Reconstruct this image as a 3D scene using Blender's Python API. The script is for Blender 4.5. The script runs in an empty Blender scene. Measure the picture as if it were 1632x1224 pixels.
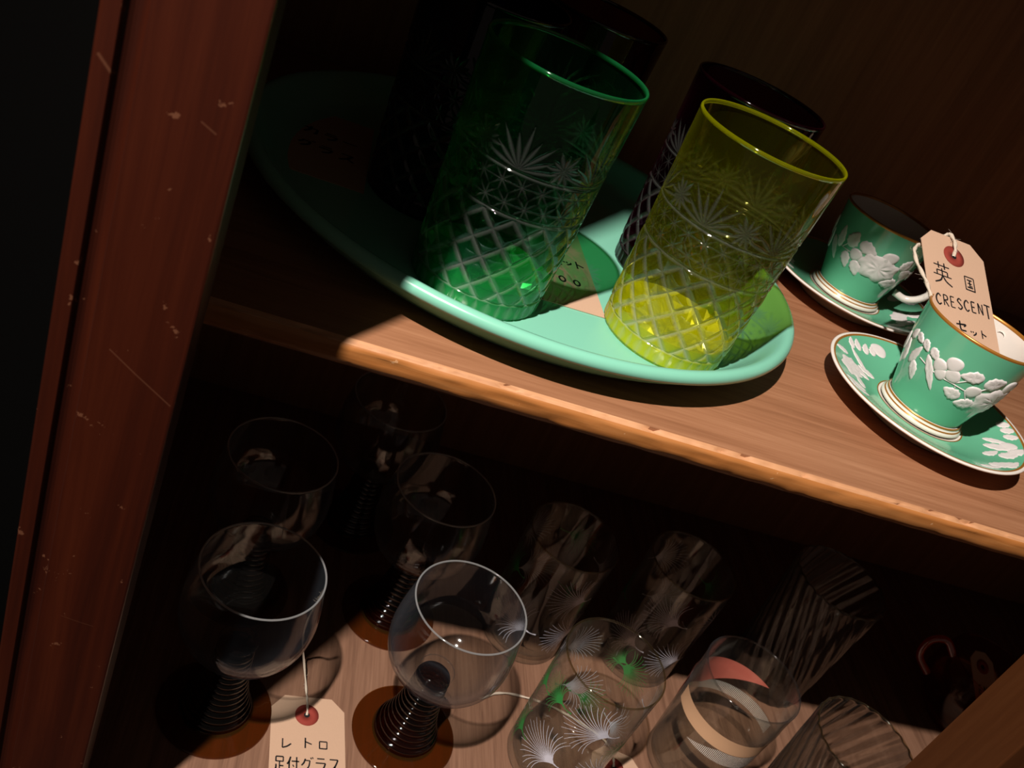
import bpy, bmesh, math, random
import numpy as np
from mathutils import Vector, Matrix

scene = bpy.context.scene
col = scene.collection
random.seed(7)
PI = math.pi

# ------------------------------------------------------------------ camera
def cam_matrix(pos, yaw, pitch, roll):
    cy, sy = math.cos(yaw), math.sin(yaw)
    fwd = Vector((sy * math.cos(pitch), cy * math.cos(pitch), -math.sin(pitch)))
    right = Vector((cy, -sy, 0.0))
    up = right.cross(fwd)
    c, s = math.cos(roll), math.sin(roll)
    ix = c * right + s * up
    iy = -s * right + c * up
    m = Matrix((ix, iy, -fwd)).transposed().to_4x4()
    m.translation = Vector(pos)
    return m

cd = bpy.data.cameras.new('camera')
cd.sensor_width = 36.0
cd.lens = 1519.88 * 36.0 / 1632.0
cd.clip_start = 0.01
cd.dof.use_dof = True
cd.dof.focus_distance = 0.52
cd.dof.aperture_fstop = 20.0
cam = bpy.data.objects.new('camera', cd)
col.objects.link(cam)
cam.matrix_world = cam_matrix((0.0, -0.361, 0.2334), 0.3117, 0.5449, 0.4541)
scene.camera = cam

# ------------------------------------------------------------------ world: the dim warm room behind the viewer
wd = bpy.data.worlds.new('world')
scene.world = wd
wd.use_nodes = True
bg = wd.node_tree.nodes['Background']
bg.inputs[0].default_value = (1.0, 0.80, 0.66, 1)
bg.inputs[1].default_value = 0.047

# ------------------------------------------------------------------ the shop's ceiling spotlight
LIGHT = Vector((-0.385, -0.575, 1.25))
ld = bpy.data.lights.new('ceiling_spotlight', 'SPOT')
ld.energy = 172.0
ld.color = (1.0, 0.90, 0.80)
ld.shadow_soft_size = 0.016
ld.spot_size = math.radians(56)
ld.spot_blend = 1.0
lo = bpy.data.objects.new('ceiling_spotlight', ld)
col.objects.link(lo)
lo.location = LIGHT
lo.rotation_euler = (Vector((0.11, 0.04, -0.08)) - LIGHT).to_track_quat('-Z', 'Y').to_euler()

vs = scene.view_settings
vs.view_transform = 'Standard'
vs.look = 'None'
vs.exposure = 0.0
vs.gamma = 1.0
vs.use_curve_mapping = False
scene.cycles.use_denoising = True
scene.cycles.max_bounces = 14
scene.cycles.adaptive_threshold = 0.025
scene.cycles.transparent_max_bounces = 40
scene.cycles.transmission_bounces = 16
scene.cycles.caustics_reflective = False
scene.cycles.caustics_refractive = False
scene.cycles.sample_clamp_indirect = 3.0

# ================================================================== mesh helpers
def mesh_np(name, verts, faces):
    """verts (n,3); faces (m,4) or (m,3) arrays"""
    me = bpy.data.meshes.new(name)
    verts = np.asarray(verts, np.float32)
    faces = np.asarray(faces, np.int32)
    k = faces.shape[1]
    me.vertices.add(len(verts)); me.vertices.foreach_set('co', verts.ravel())
    me.loops.add(faces.size); me.loops.foreach_set('vertex_index', faces.ravel())
    me.polygons.add(len(faces))
    me.polygons.foreach_set('loop_start', np.arange(0, faces.size, k, dtype=np.int32))
    me.polygons.foreach_set('loop_total', np.full(len(faces), k, np.int32))
    me.update(calc_edges=True)
    return me

def smooth(me, on=True):
    me.polygons.foreach_set('use_smooth', np.full(len(me.polygons), on))
    me.update()

def grid(name, P, wu=False, wv=False, attr=None, flip=False, smo=True):
    """P (nu,nv,3) grid of points"""
    nu, nv = P.shape[:2]
    idx = np.arange(nu * nv).reshape(nu, nv)
    a = idx if wu else idx[:-1]
    b = np.roll(idx, -1, 0) if wu else idx[1:]
    if wv:
        a2, b2 = np.roll(a, -1, 1), np.roll(b, -1, 1)
    else:
        a2, b2 = a[:, 1:], b[:, 1:]; a, b = a[:, :-1], b[:, :-1]
    F = np.stack([a, b, b2, a2], -1).reshape(-1, 4)
    if flip: F = F[:, ::-1]
    me = mesh_np(name, P.reshape(-1, 3), F)
    if smo: smooth(me)
    if attr is not None:
        at = me.attributes.new('cut', 'FLOAT', 'POINT')
        at.data.foreach_set('value', np.asarray(attr, np.float32).ravel())
    return me

def lathe(name, prof, n=72, smo=True, closed=False):
    prof = np.array(prof, float)
    th = np.linspace(0, 2 * PI, n, endpoint=False)
    P = np.zeros((n, len(prof), 3))
    P[:, :, 0] = np.cos(th)[:, None] * prof[None, :, 0]
    P[:, :, 1] = np.sin(th)[:, None] * prof[None, :, 0]
    P[:, :, 2] = prof[None, :, 1]
    return grid(name, P, wu=True, wv=closed, smo=smo)

def spline(pts, n=40):
    """Catmull-Rom through pts"""
    p = np.array(pts, float)
    p = np.vstack([2 * p[0] - p[1], p, 2 * p[-1] - p[-2]])
    out = []
    m = len(p) - 3
    for i in range(m):
        a, b, c, d = p[i:i + 4]
        k = max(2, n // m)
        for t in np.linspace(0, 1, k, endpoint=False):
            out.append(.5 * (2 * b + (c - a) * t + (2 * a - 5 * b + 4 * c - d) * t * t + (-a + 3 * b - 3 * c + d) * t ** 3))
    out.append(p[-2])
    return np.array(out)

def tube_pts(path, r, k=8, twist=0.0, lump=0.0):
    path = np.array(path, float)
    n = len(path)
    tan = np.gradient(path, axis=0)
    tan /= np.linalg.norm(tan, axis=1)[:, None] + 1e-12
    ref = np.array([0.3, 0.2, 0.93])
    P = np.zeros((n, k, 3))
    for i in range(n):
        u = np.cross(tan[i], ref); u /= np.linalg.norm(u) + 1e-12
        v = np.cross(tan[i], u)
        rr = r[i] if hasattr(r, '__len__') else r
        for j in range(k):
            a = 2 * PI * j / k
            q = rr * (1 + lump * math.cos(2 * (a + twist * i)))
            P[i, j] = path[i] + q * (math.cos(a) * u + math.sin(a) * v)
    return P

def tube(name, path, r, k=8, twist=0.0, lump=0.0):
    return grid(name, tube_pts(path, r, k, twist, lump), wv=True, flip=True)

def join(name, meshes):
    bm = bmesh.new()
    for m in meshes:
        bm.from_mesh(m)
    me = bpy.data.meshes.new(name)
    bm.to_mesh(me); bm.free()
    for m in meshes: bpy.data.meshes.remove(m)
    return me

def box(name, x0, x1, y0, y1, z0, z1, bev=0.0, seg=2):
    bm = bmesh.new()
    bmesh.ops.create_cube(bm, size=1.0)
    for v in bm.verts:
        v.co = Vector(((x0 + x1) / 2 + v.co.x * (x1 - x0), (y0 + y1) / 2 + v.co.y * (y1 - y0), (z0 + z1) / 2 + v.co.z * (z1 - z0)))
    if bev > 0:
        bmesh.ops.bevel(bm, geom=bm.edges[:], offset=bev, segments=seg, affect='EDGES', profile=0.5)
    me = bpy.data.meshes.new(name)
    bm.to_mesh(me); bm.free()
    return me

def prism(name, outline, z0, z1, smo=False):
    """plan outline extruded along z"""
    bm = bmesh.new()
    a = [bm.verts.new((x, y, z0)) for x, y in outline]
    b = [bm.verts.new((x, y, z1)) for x, y in outline]
    n = len(a)
    for i in range(n):
        f = bm.faces.new((a[i], a[(i + 1) % n], b[(i + 1) % n], b[i])); f.smooth = smo
    bm.faces.new(a[::-1]); bm.faces.new(b)
    bmesh.ops.recalc_face_normals(bm, faces=bm.faces[:])
    me = bpy.data.meshes.new(name)
    bm.to_mesh(me); bm.free()
    return me

def obj(name, me, mat, parent=None, loc=(0, 0, 0), rz=0.0):
    o = bpy.data.objects.new(name, me)
    col.objects.link(o)
    if mat is not None and len(me.materials) == 0:
        me.materials.append(mat)
    if parent is not None: o.parent = parent
    o.location = loc
    o.rotation_euler = (0, 0, rz)
    return o

def thing(name, label, cat, loc=(0, 0, 0), rz=0.0, group=None):
    o = bpy.data.objects.new(name, None)
    col.objects.link(o)
    o.empty_display_size = 0.02
    o.location = loc
    o.rotation_euler = (0, 0, rz)
    o['label'] = label; o['category'] = cat
    if group: o['group'] = group
    return o

def dup(root, loc, rz=0.0, label=None, group=None):
    r = root.copy(); col.objects.link(r)
    r.location = loc; r.rotation_euler = (0, 0, rz)
    if label: r['label'] = label
    if group: r['group'] = group
    for ch in list(root.children):
        c = ch.copy(); col.objects.link(c); c.parent = r
        for g in list(ch.children):
            d = g.copy(); col.objects.link(d); d.parent = c
    return r

# ================================================================== materials
class NT:
    def __init__(s, name):
        s.m = bpy.data.materials.new(name); s.m.use_nodes = True
        s.t = s.m.node_tree; s.t.nodes.clear()
        s.out = s.n('ShaderNodeOutputMaterial')
    def n(s, kind, **kw):
        nd = s.t.nodes.new(kind)
        for k, v in kw.items(): setattr(nd, k, v)
        return nd
    def l(s, a, b): s.t.links.new(a, b)
    def set(s, sock, v):
        if hasattr(v, 'is_linked'): s.l(v, sock)
        elif isinstance(v, (tuple, list)) and len(v) == 3 and sock.type == 'RGBA': sock.default_value = (*v, 1)
        else: sock.default_value = v
    def math(s, op, a, b=None, c=None, clamp=False):
        nd = s.n('ShaderNodeMath', operation=op, use_clamp=clamp)
        s.set(nd.inputs[0], a)
        if b is not None: s.set(nd.inputs[1], b)
        if c is not None: s.set(nd.inputs[2], c)
        return nd.outputs[0]
    def mix(s, fac, a, b):
        nd = s.n('ShaderNodeMix', data_type='RGBA')
        s.set(nd.inputs['Factor'], fac); s.set(nd.inputs[6], a); s.set(nd.inputs[7], b)
        return nd.outputs[2]
    def ramp(s, fac, stops):
        nd = s.n('ShaderNodeValToRGB')
        el = nd.color_ramp.elements
        while len(el) < len(stops): el.new(0.5)
        for e, (p, c) in zip(el, stops):
            e.position = p; e.color = (*c, 1) if len(c) == 3 else c
        s.l(fac, nd.inputs[0])
        return nd.outputs[0]
    def coord(s, scale=(1, 1, 1), rot=(0, 0, 0), which='Object'):
        tc = s.n('ShaderNodeTexCoord'); mp = s.n('ShaderNodeMapping')
        mp.inputs['Scale'].default_value = scale; mp.inputs['Rotation'].default_value = rot
        s.l(tc.outputs[which], mp.inputs[0])
        return mp.outputs[0]
    def noise(s, vec, scale, detail=4.0, rough=0.55, dist=0.0):
        nd = s.n('ShaderNodeTexNoise')
        s.l(vec, nd.inputs['Vector'])
        nd.inputs['Scale'].default_value = scale; nd.inputs['Detail'].default_value = detail
        nd.inputs['Roughness'].default_value = rough; nd.inputs['Distortion'].default_value = dist
        return nd.outputs['Fac']
    def bump(s, h, strength, dist=0.001):
        nd = s.n('ShaderNodeBump')
        nd.inputs['Strength'].default_value = strength; nd.inputs['Distance'].default_value = dist
        s.l(h, nd.inputs['Height'])
        return nd.outputs[0]
    def bsdf(s, color, rough=0.5, spec=0.5, normal=None, coat=0.0, metal=0.0):
        b = s.n('ShaderNodeBsdfPrincipled')
        s.set(b.inputs['Base Color'], color); s.set(b.inputs['Roughness'], rough)
        b.inputs['Specular IOR Level'].default_value = spec
        b.inputs['Coat Weight'].default_value = coat
        b.inputs['Coat Roughness'].default_value = 0.06
        b.inputs['Metallic'].default_value = metal
        if normal is not None: s.l(normal, b.inputs['Normal'])
        return b.outputs[0]
    def done(s, sh):
        s.l(sh, s.out.inputs[0]); return s.m
    def mixs(s, fac, a, b):
        nd = s.n('ShaderNodeMixShader'); s.set(nd.inputs[0], fac); s.l(a, nd.inputs[1]); s.l(b, nd.inputs[2])
        return nd.outputs[0]
    def facing(s, power=5.0, base=0.04, top=1.0):
        lw = s.n('ShaderNodeLayerWeight'); lw.inputs[0].default_value = 0.5
        p = s.math('POWER', lw.outputs['Facing'], power)
        return s.math('MULTIPLY_ADD', p, top - base, base, clamp=True)

def wood(name, dark, mid, light, axis='X', fine=1.0, rough=0.5, coat=0.0, wear=None, bumpk=0.15, spec=0.4, scratches=()):
    t = NT(name)
    st = {'X': (5, 120, 120), 'Y': (120, 5, 120), 'Z': (120, 120, 5)}[axis]
    st = tuple(a * fine for a in st)
    v = t.coord(st)
    g1 = t.noise(v, 1.0, 6, 0.6, 0.4)
    v2 = t.coord(tuple(a * 4.0 for a in st))
    g2 = t.noise(v2, 1.0, 3, 0.6)
    big = t.noise(t.coord((6, 6, 6)), 1.0, 3, 0.5)
    f = t.math('ADD', t.math('MULTIPLY', g1, 0.7), t.math('MULTIPLY', g2, 0.3))
    c = t.ramp(f, [(0.30, dark), (0.5, mid), (0.72, light)])
    c = t.mix(t.math('MULTIPLY', big, 0.35), c, mid)
    if wear:
        sc, thr, wc = wear
        w = t.noise(t.coord((1, 1, 1)), sc, 5, 0.65)
        w = t.math('MULTIPLY', t.math('GREATER_THAN', w, thr), 0.75)
        c = t.mix(w, c, wc)
    for (ax, az, bx, bz, wd_, k) in scratches:      # worn scratches, segments in the x-z face plane
        tc = t.n('ShaderNodeTexCoord'); sp = t.n('ShaderNodeSeparateXYZ'); t.l(tc.outputs['Object'], sp.inputs[0])
        L = math.hypot(bx - ax, bz - az); ux, uz = (bx - ax) / L, (bz - az) / L
        dx = t.math('SUBTRACT', sp.outputs[0], ax); dz = t.math('SUBTRACT', sp.outputs[2], az)
        al = t.math('ADD', t.math('MULTIPLY', dx, ux), t.math('MULTIPLY', dz, uz))
        pe = t.math('ABSOLUTE', t.math('SUBTRACT', t.math('MULTIPLY', dx, uz), t.math('MULTIPLY', dz, ux)))
        en = t.math('MULTIPLY', t.math('GREATER_THAN', al, 0.0), t.math('LESS_THAN', al, L))
        mk = t.math('MULTIPLY', t.math('SUBTRACT', 1.0, t.math('DIVIDE', pe, wd_), clamp=True), en)
        c = t.mix(t.math('MULTIPLY', mk, k), c, wear[2] if wear else light)
    return t.done(t.bsdf(c, rough, spec, t.bump(f, bumpk, 0.0006), coat))

def glass(name, tint, edge=0.25, edgecol=(0.8, 0.86, 0.95), glow=0.0, glowcol=None, refr=0.0, ior=1.1, cut=None, rough=0.05, frost=0.12, f0=0.05, epow=4.0, foot=None, dif=0.35, cutrefr=None, ftop=0.85):
    """thin-walled glass: tinted see-through body, Fresnel-like sheen, diffuse colour at edge-on parts standing in for refracted light"""
    t = NT(name)
    def body(tn, gl, gc, refr=refr):
        tr = t.n('ShaderNodeBsdfTransparent'); t.set(tr.inputs[0], tn); s = tr.outputs[0]
        if refr > 0:
            rf = t.n('ShaderNodeBsdfRefraction'); t.set(rf.inputs['Color'], tn); rf.inputs['IOR'].default_value = ior; rf.inputs['Roughness'].default_value = 0.0
            s = t.mixs(refr, s, rf.outputs[0])
        if foot:                         # more diffuse colour towards the foot, painting in caustic brightness there
            tc = t.n('ShaderNodeTexCoord'); sp = t.n('ShaderNodeSeparateXYZ'); t.l(tc.outputs['Object'], sp.inputs[0])
            k = t.math('POWER', t.math('SUBTRACT', 1.0, t.math('DIVIDE', sp.outputs[2], foot[0]), clamp=True), 1.6)
            gl = t.math('MULTIPLY_ADD', k, foot[1], gl)
        if foot or gl > 0:
            tl = t.n('ShaderNodeBsdfTranslucent'); t.set(tl.inputs[0], gc)
            df = t.n('ShaderNodeBsdfDiffuse'); t.set(df.inputs[0], gc)
            s = t.mixs(gl, s, t.mixs(dif, tl.outputs[0], df.outputs[0]))
        return s
    s = body(tint, glow, glowcol or tint)
    if cut:
        at = t.n('ShaderNodeAttribute', attribute_name='cut')
        s = t.mixs(at.outputs['Fac'], s, body(cut, frost, (0.78, 0.85, 0.80), cutrefr or refr))
    if edge > 0:
        tl = t.n('ShaderNodeBsdfTranslucent'); t.set(tl.inputs[0], edgecol)
        df = t.n('ShaderNodeBsdfDiffuse'); t.set(df.inputs[0], edgecol)
        s = t.mixs(t.facing(epow, 0.0, edge), s, t.mixs(0.5, tl.outputs[0], df.outputs[0]))
    gs = t.n('ShaderNodeBsdfGlossy'); gs.inputs['Roughness'].default_value = rough
    s = t.mixs(t.facing(5.0, f0, ftop), s, gs.outputs[0])
    return t.done(s)

def plain(name, color, rough=0.5, spec=0.5, coat=0.0, metal=0.0, var=0.0, vscale=40, bumpk=0.0):
    t = NT(name)
    nz = t.noise(t.coord(), vscale, 4, 0.6)
    c = t.mix(t.math('MULTIPLY', nz, var), color, tuple(x * 0.6 for x in color)) if var else color
    return t.done(t.bsdf(c, rough, spec, t.bump(nz, bumpk, 0.0003) if bumpk else None, coat, metal))

M = {}
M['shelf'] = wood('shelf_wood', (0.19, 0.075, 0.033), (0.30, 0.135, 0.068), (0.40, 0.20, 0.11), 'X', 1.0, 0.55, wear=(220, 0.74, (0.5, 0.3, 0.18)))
M['shelf_edge'] = wood('shelf_edge_wood', (0.26, 0.085, 0.018), (0.40, 0.15, 0.04), (0.50, 0.22, 0.075), 'X', 1.0, 0.45, wear=(90, 0.68, (0.62, 0.36, 0.19)), bumpk=0.4)
M['worn'] = wood('worn_edge_wood', (0.34, 0.15, 0.07), (0.52, 0.26, 0.13), (0.64, 0.36, 0.20), 'X', 1.4, 0.6, bumpk=0.5)
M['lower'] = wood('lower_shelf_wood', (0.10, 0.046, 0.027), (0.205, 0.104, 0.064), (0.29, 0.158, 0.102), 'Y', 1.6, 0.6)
M['post'] = wood('post_wood', (0.015, 0.0023, 0.0009), (0.037, 0.0056, 0.0016), (0.064, 0.0112, 0.0032), 'Z', 0.6, 0.42, wear=(120, 0.685, (0.15, 0.058, 0.030)), bumpk=0.06,
                 scratches=[(-0.0452, 0.0215, -0.0215, 0.0040, 0.00035, 0.55), (-0.0635, 0.1215, -0.0585, 0.1165, 0.0007, 0.6), (-0.0325, 0.1120, -0.0275, 0.1095, 0.0004, 0.5), (-0.0435, -0.1200, -0.0300, -0.1225, 0.0003, 0.25)])
M['post2'] = wood('stile_wood', (0.045, 0.013, 0.0035), (0.070, 0.022, 0.0062), (0.095, 0.033, 0.011), 'Z', 0.6, 0.42, wear=(150, 0.735, (0.20, 0.085, 0.048)), bumpk=0.06)
M['panel'] = wood('panel_wood', (0.20, 0.085, 0.035), (0.29, 0.125, 0.055), (0.38, 0.17, 0.08), 'Z', 0.8, 0.6, bumpk=0.1)
M['mint'] = plain('mint_enamel', (0.215, 0.565, 0.425), 0.24, 0.5, coat=0.25, var=0.12, vscale=9)
M['paper'] = plain('manila_card', (0.54, 0.355, 0.25), 0.85, 0.15, var=0.18, vscale=900, bumpk=0.2)
M['washer'] = plain('red_paper_washer', (0.27, 0.042, 0.030), 0.8, 0.2, var=0.3, vscale=500)
M['ink'] = plain('black_ink', (0.012, 0.011, 0.012), 0.6, 0.2)
M['twine'] = plain('cotton_twine', (0.66, 0.56, 0.46), 0.95, 0.1, var=0.5, vscale=700, bumpk=0.3)
M['gpot'] = plain('green_glazed_china', (0.135, 0.47, 0.295), 0.16, 0.5, coat=0.35, var=0.10, vscale=25)
M['wpot'] = plain('white_glazed_china', (0.80, 0.74, 0.69), 0.15, 0.5, coat=0.3)
M['relief'] = plain('white_slip_relief', (0.74, 0.70, 0.70), 0.35, 0.4, var=0.25, vscale=260, bumpk=0.4)
M['gold'] = plain('gilt_line', (0.48, 0.20, 0.035), 0.3, 0.5, metal=0.45)
M['black'] = plain('unlit_room_dark', (0.0012, 0.0011, 0.0010), 0.9, 0.1)  # near-black colour stands in for the unlit room beyond the cabinet
M['floor'] = wood('floor_wood', (0.01, 0.008, 0.006), (0.015, 0.011, 0.008), (0.02, 0.015, 0.01), 'X', 0.2)

M['clear'] = glass('clear_glass', (0.935, 0.945, 0.945), edge=0.62, epow=3.2, edgecol=(0.16, 0.19, 0.24))
M['clear_lip'] = glass('clear_glass_lip', (0.9, 0.9, 0.9), edge=0.5, epow=1.5, glow=0.35, glowcol=(0.85, 0.85, 0.85), f0=0.10)  # whitish diffuse share paints in the bright line along the rim
M['clear_thin'] = glass('clear_tumbler_glass', (0.945, 0.95, 0.935), edge=0.50, epow=3.5, edgecol=(0.24, 0.25, 0.25))
M['swirl'] = glass('ribbed_glass', (0.93, 0.93, 0.92), edge=0.5, epow=3.5, edgecol=(0.24, 0.25, 0.25), refr=0.6, ior=1.42, f0=0.06)
M['amber'] = glass('amber_glass', (0.70, 0.40, 0.14), edge=0.6, edgecol=(0.36, 0.17, 0.03), glow=0.16, glowcol=(0.30, 0.14, 0.03))
M['dark_amber'] = glass('dark_amber_glass', (0.24, 0.13, 0.075), edge=0.3, edgecol=(0.13, 0.08, 0.07), f0=0.07)
M['rim_gilt'] = glass('gilt_glass_rim', (0.85, 0.80, 0.66), edge=0.5, edgecol=(0.75, 0.60, 0.35), f0=0.10)
M['white_print'] = plain('white_print', (0.72, 0.72, 0.84), 0.5, 0.3)
M['green_print'] = plain('green_print', (0.035, 0.26, 0.06), 0.5, 0.3)
M['pink_print'] = plain('coral_print', (0.62, 0.155, 0.12), 0.5, 0.3, var=0.15, vscale=300)
M['cream_print'] = plain('cream_print', (0.66, 0.40, 0.24), 0.5, 0.3, var=0.1, vscale=300)
M['hatch_print'] = plain('grey_print', (0.78, 0.74, 0.70), 0.5, 0.3)

def kiriko(name, tint, glow, glowcol, foot=(0.045, 0.42), bg=0.9):
    wall = glass(name + '_cut_glass', tint, edge=0.30, epow=5.0, edgecol=glowcol, glow=glow, glowcol=glowcol, refr=0.46, ior=1.16, cut=(0.86, 0.90, 0.86), frost=0.08, f0=0.05, foot=foot, dif=0.5, cutrefr=0.7)
    base = glass(name + '_glass_base', tuple(min(1, 0.25 + 0.75 * x) for x in tint), edge=0.2, edgecol=glowcol, glow=bg, glowcol=glowcol, refr=0.5, ior=1.3, f0=0.22, dif=0.85, rough=0.16)  # strong diffuse colour stands in for caustic light gathered in the base
    rim = glass(name + '_glass_rim', tint, edge=min(0.45, bg * 0.45), edgecol=glowcol, glow=min(0.22, bg * 0.2), glowcol=glowcol, f0=0.08)
    return wall, base, rim
K = {
    'green': kiriko('green', (0.13, 0.58, 0.24), 0.005, (0.04, 0.66, 0.20), bg=0.85),
    'yellow': kiriko('yellow', (0.88, 0.86, 0.20), 0.010, (0.82, 0.86, 0.005), (0.050, 0.50)),
    'purple': kiriko('purple', (0.16, 0.035, 0.085), 0.004, (0.20, 0.01, 0.05), (0.05, 0.03), 0.2),
    'red': kiriko('red', (0.26, 0.05, 0.035), 0.004, (0.25, 0.02, 0.02), (0.05, 0.03), 0.2),
    'blue': kiriko('blue', (0.03, 0.04, 0.17), 0.004, (0.02, 0.03, 0.25), (0.05, 0.03), 0.2),
}

# ================================================================== the setting
def structure(o):
    o['kind'] = 'structure'; return o
structure(obj('wall_back', box('wall_back', -2.5, 2.5, 0.43, 0.47, -0.9, 1.9), M['black']))
structure(obj('floor', box('floor', -2.5, 2.5, -2.0, 0.47, -0.94, -0.9), M['floor']))

# ------------------------------------------------------------------ cabinet
ZL = -0.32
XL, XR, YB = -0.052, 0.93, 0.365
cab = thing('display_cabinet', 'dark red-brown wooden display cabinet holding glassware and cups on two shelves', 'cabinet', (0, 0, 0))

def stile_outline(x0, x1, mirror=False):
    """plan section: narrow fillet, concave groove, wide slightly crowned face"""
    w = x1 - x0
    pts = [(0.0, 0.037), (0.0, 0.001), (0.001, 0.0), (0.0058, 0.0), (0.0061, 0.0004), (0.0063, 0.0014)]
    for k in range(7):
        a = k / 6.0
        pts.append((0.0066 + 0.0062 * a, 0.0018 + 0.0016 * math.sin(PI * a)))
    pts += [(0.0129, 0.0014), (0.0134, 0.0003), (0.030, -0.0003), (w - 0.0010, 0.0), (w - 0.0003, 0.0003), (w, 0.0010), (w, 0.037)]
    if mirror: pts = [(w - a, b) for a, b in pts][::-1]
    return [(x0 + a, -0.08 + b) for a, b in pts]
obj('stile', prism('stile', stile_outline(-0.0652, -0.0200), -0.9, 0.56), M['post'], cab)
obj('stile', prism('stile', stile_outline(0.4300, 0.4765, True), -0.38, 0.52), M['post2'], cab)
obj('stile', prism('stile', stile_outline(0.90, 0.9465, True), -0.9, 0.56), M['post'], cab)
obj('header_rail', box('header_rail', -0.019, 0.90, -0.08, -0.043, 0.506, 0.56, 0.0015), M['post'], cab)
obj('bottom_rail', box('bottom_rail', -0.019, 0.90, -0.08, -0.050, -0.46, -0.38, 0.0015), M['post'], cab)
obj('side_panel', box('side_panel', -0.065, XL, -0.043, YB + 0.012, -0.9, 0.56), M['panel'], cab)
obj('side_panel', box('side_panel', XR, 0.9465, -0.043, YB + 0.012, -0.9, 0.56), M['panel'], cab)
obj('back_panel', box('back_panel', XL, XR, YB, YB + 0.012, -0.9, 0.56), M['panel'], cab)
obj('top_board', box('top_board', -0.075, 0.957, -0.09, YB + 0.02, 0.56, 0.58, 0.003), M['post'], cab)
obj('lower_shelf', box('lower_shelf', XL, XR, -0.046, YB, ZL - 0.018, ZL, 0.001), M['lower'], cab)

# upper shelf: board, with its front edge softened, chipped and bare where the varnish has gone
def upper_shelf():
    rng = np.random.default_rng(3)
    sh = obj('upper_shelf', box('upper_shelf', XL, XR, 0.0042, YB, -0.0150, 0.0), M['shelf'], cab)
    n = 360
    xs = np.linspace(XL, XR, n)
    def wob(amp, k):
        r = rng.normal(size=n + 40); ker = np.hanning(k); ker /= ker.sum()
        return amp * np.convolve(r, ker, 'same')[20:20 + n] * math.sqrt(k)
    chip = np.clip(wob(1.0, 5), 0.6, 3) - 0.6
    sec = [(0.0042, 0.0), (0.0030, -0.0001), (0.0019, -0.0009), (0.0012, -0.0016)]
    P = np.zeros((n, len(sec), 3))
    for j, (y, z) in enumerate(sec):
        P[:, j, 0] = xs
        P[:, j, 1] = y + (0.00025 * wob(1, 3) + 0.0006 * chip if j in (1, 2) else 0)
        P[:, j, 2] = z - (0.0006 * chip + 0.00015 * np.abs(wob(1, 3)) if j in (1, 2) else 0)
    obj('worn_edge', grid('worn_edge', P, smo=False, flip=True), M['worn'], sh)
    sec = [(0.0012, -0.0016), (0.0002, -0.0026), (0.0, -0.0042), (0.0, -0.0070), (0.0002, -0.0098), (0.0012, -0.0120), (0.0030, -0.0138), (0.0060, -0.0150)]
    P = np.zeros((n, len(sec), 3))
    dent = np.clip(wob(1.0, 4), 1.6, 3) - 1.6
    for j, (y, z) in enumerate(sec):
        P[:, j, 0] = xs
        P[:, j, 1] = y + (0.0005 * dent if j in (5,) else 0) + (0.0002 * wob(1, 9) if 0 < j < 7 else 0)
        P[:, j, 2] = z
    obj('front_edge', grid('front_edge', P, flip=True), M['shelf_edge'], sh)
upper_shelf()

# ================================================================== mint tray
def oval_lathe(name, prof, a, b, n=160):
    """prof: (inset from the outer oval, z)"""
    th = np.linspace(0, 2 * PI, n, endpoint=False)
    P = np.zeros((n, len(prof), 3))
    for j, (d, z) in enumerate(prof):
        k = 0.0 if d > 0.159 else 1.0            # the innermost ring closes on the centre
        P[:, j, 0] = np.cos(th) * (a - d) * k; P[:, j, 1] = np.sin(th) * (b - d) * k; P[:, j, 2] = z
    return P
TA, TB, TRZ = 0.1760, 0.1615, -0.137
tray = thing('serving_tray', 'round mint green enamel tray with a rolled rim carrying five cut glass tumblers', 'tray', (0.1345, 0.1705, 0.0), TRZ)
prof = spline([(0.160, 0.0056), (0.080, 0.0056), (0.040, 0.0056), (0.0300, 0.0060), (0.0215, 0.0085), (0.0150, 0.0140), (0.0095, 0.0205)], 40).tolist()
prof += [(0.0080, 0.0222), (0.0062, 0.0238), (0.0040, 0.0244), (0.0018, 0.0238), (0.0004, 0.0220), (0.0, 0.0200), (0.0007, 0.0182), (0.0022, 0.0172), (0.0042, 0.0168)]
prof += spline([(0.0052, 0.0160), (0.0100, 0.0110), (0.0180, 0.0050), (0.0240, 0.0015), (0.0300, 0.0004), (0.080, 0.0004), (0.160, 0.0004)], 30).tolist()
obj('tray_dish', grid('tray_dish', oval_lathe('t', prof, TA, TB), wu=True), M['mint'], tray)
TZ = 0.0056

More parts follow.
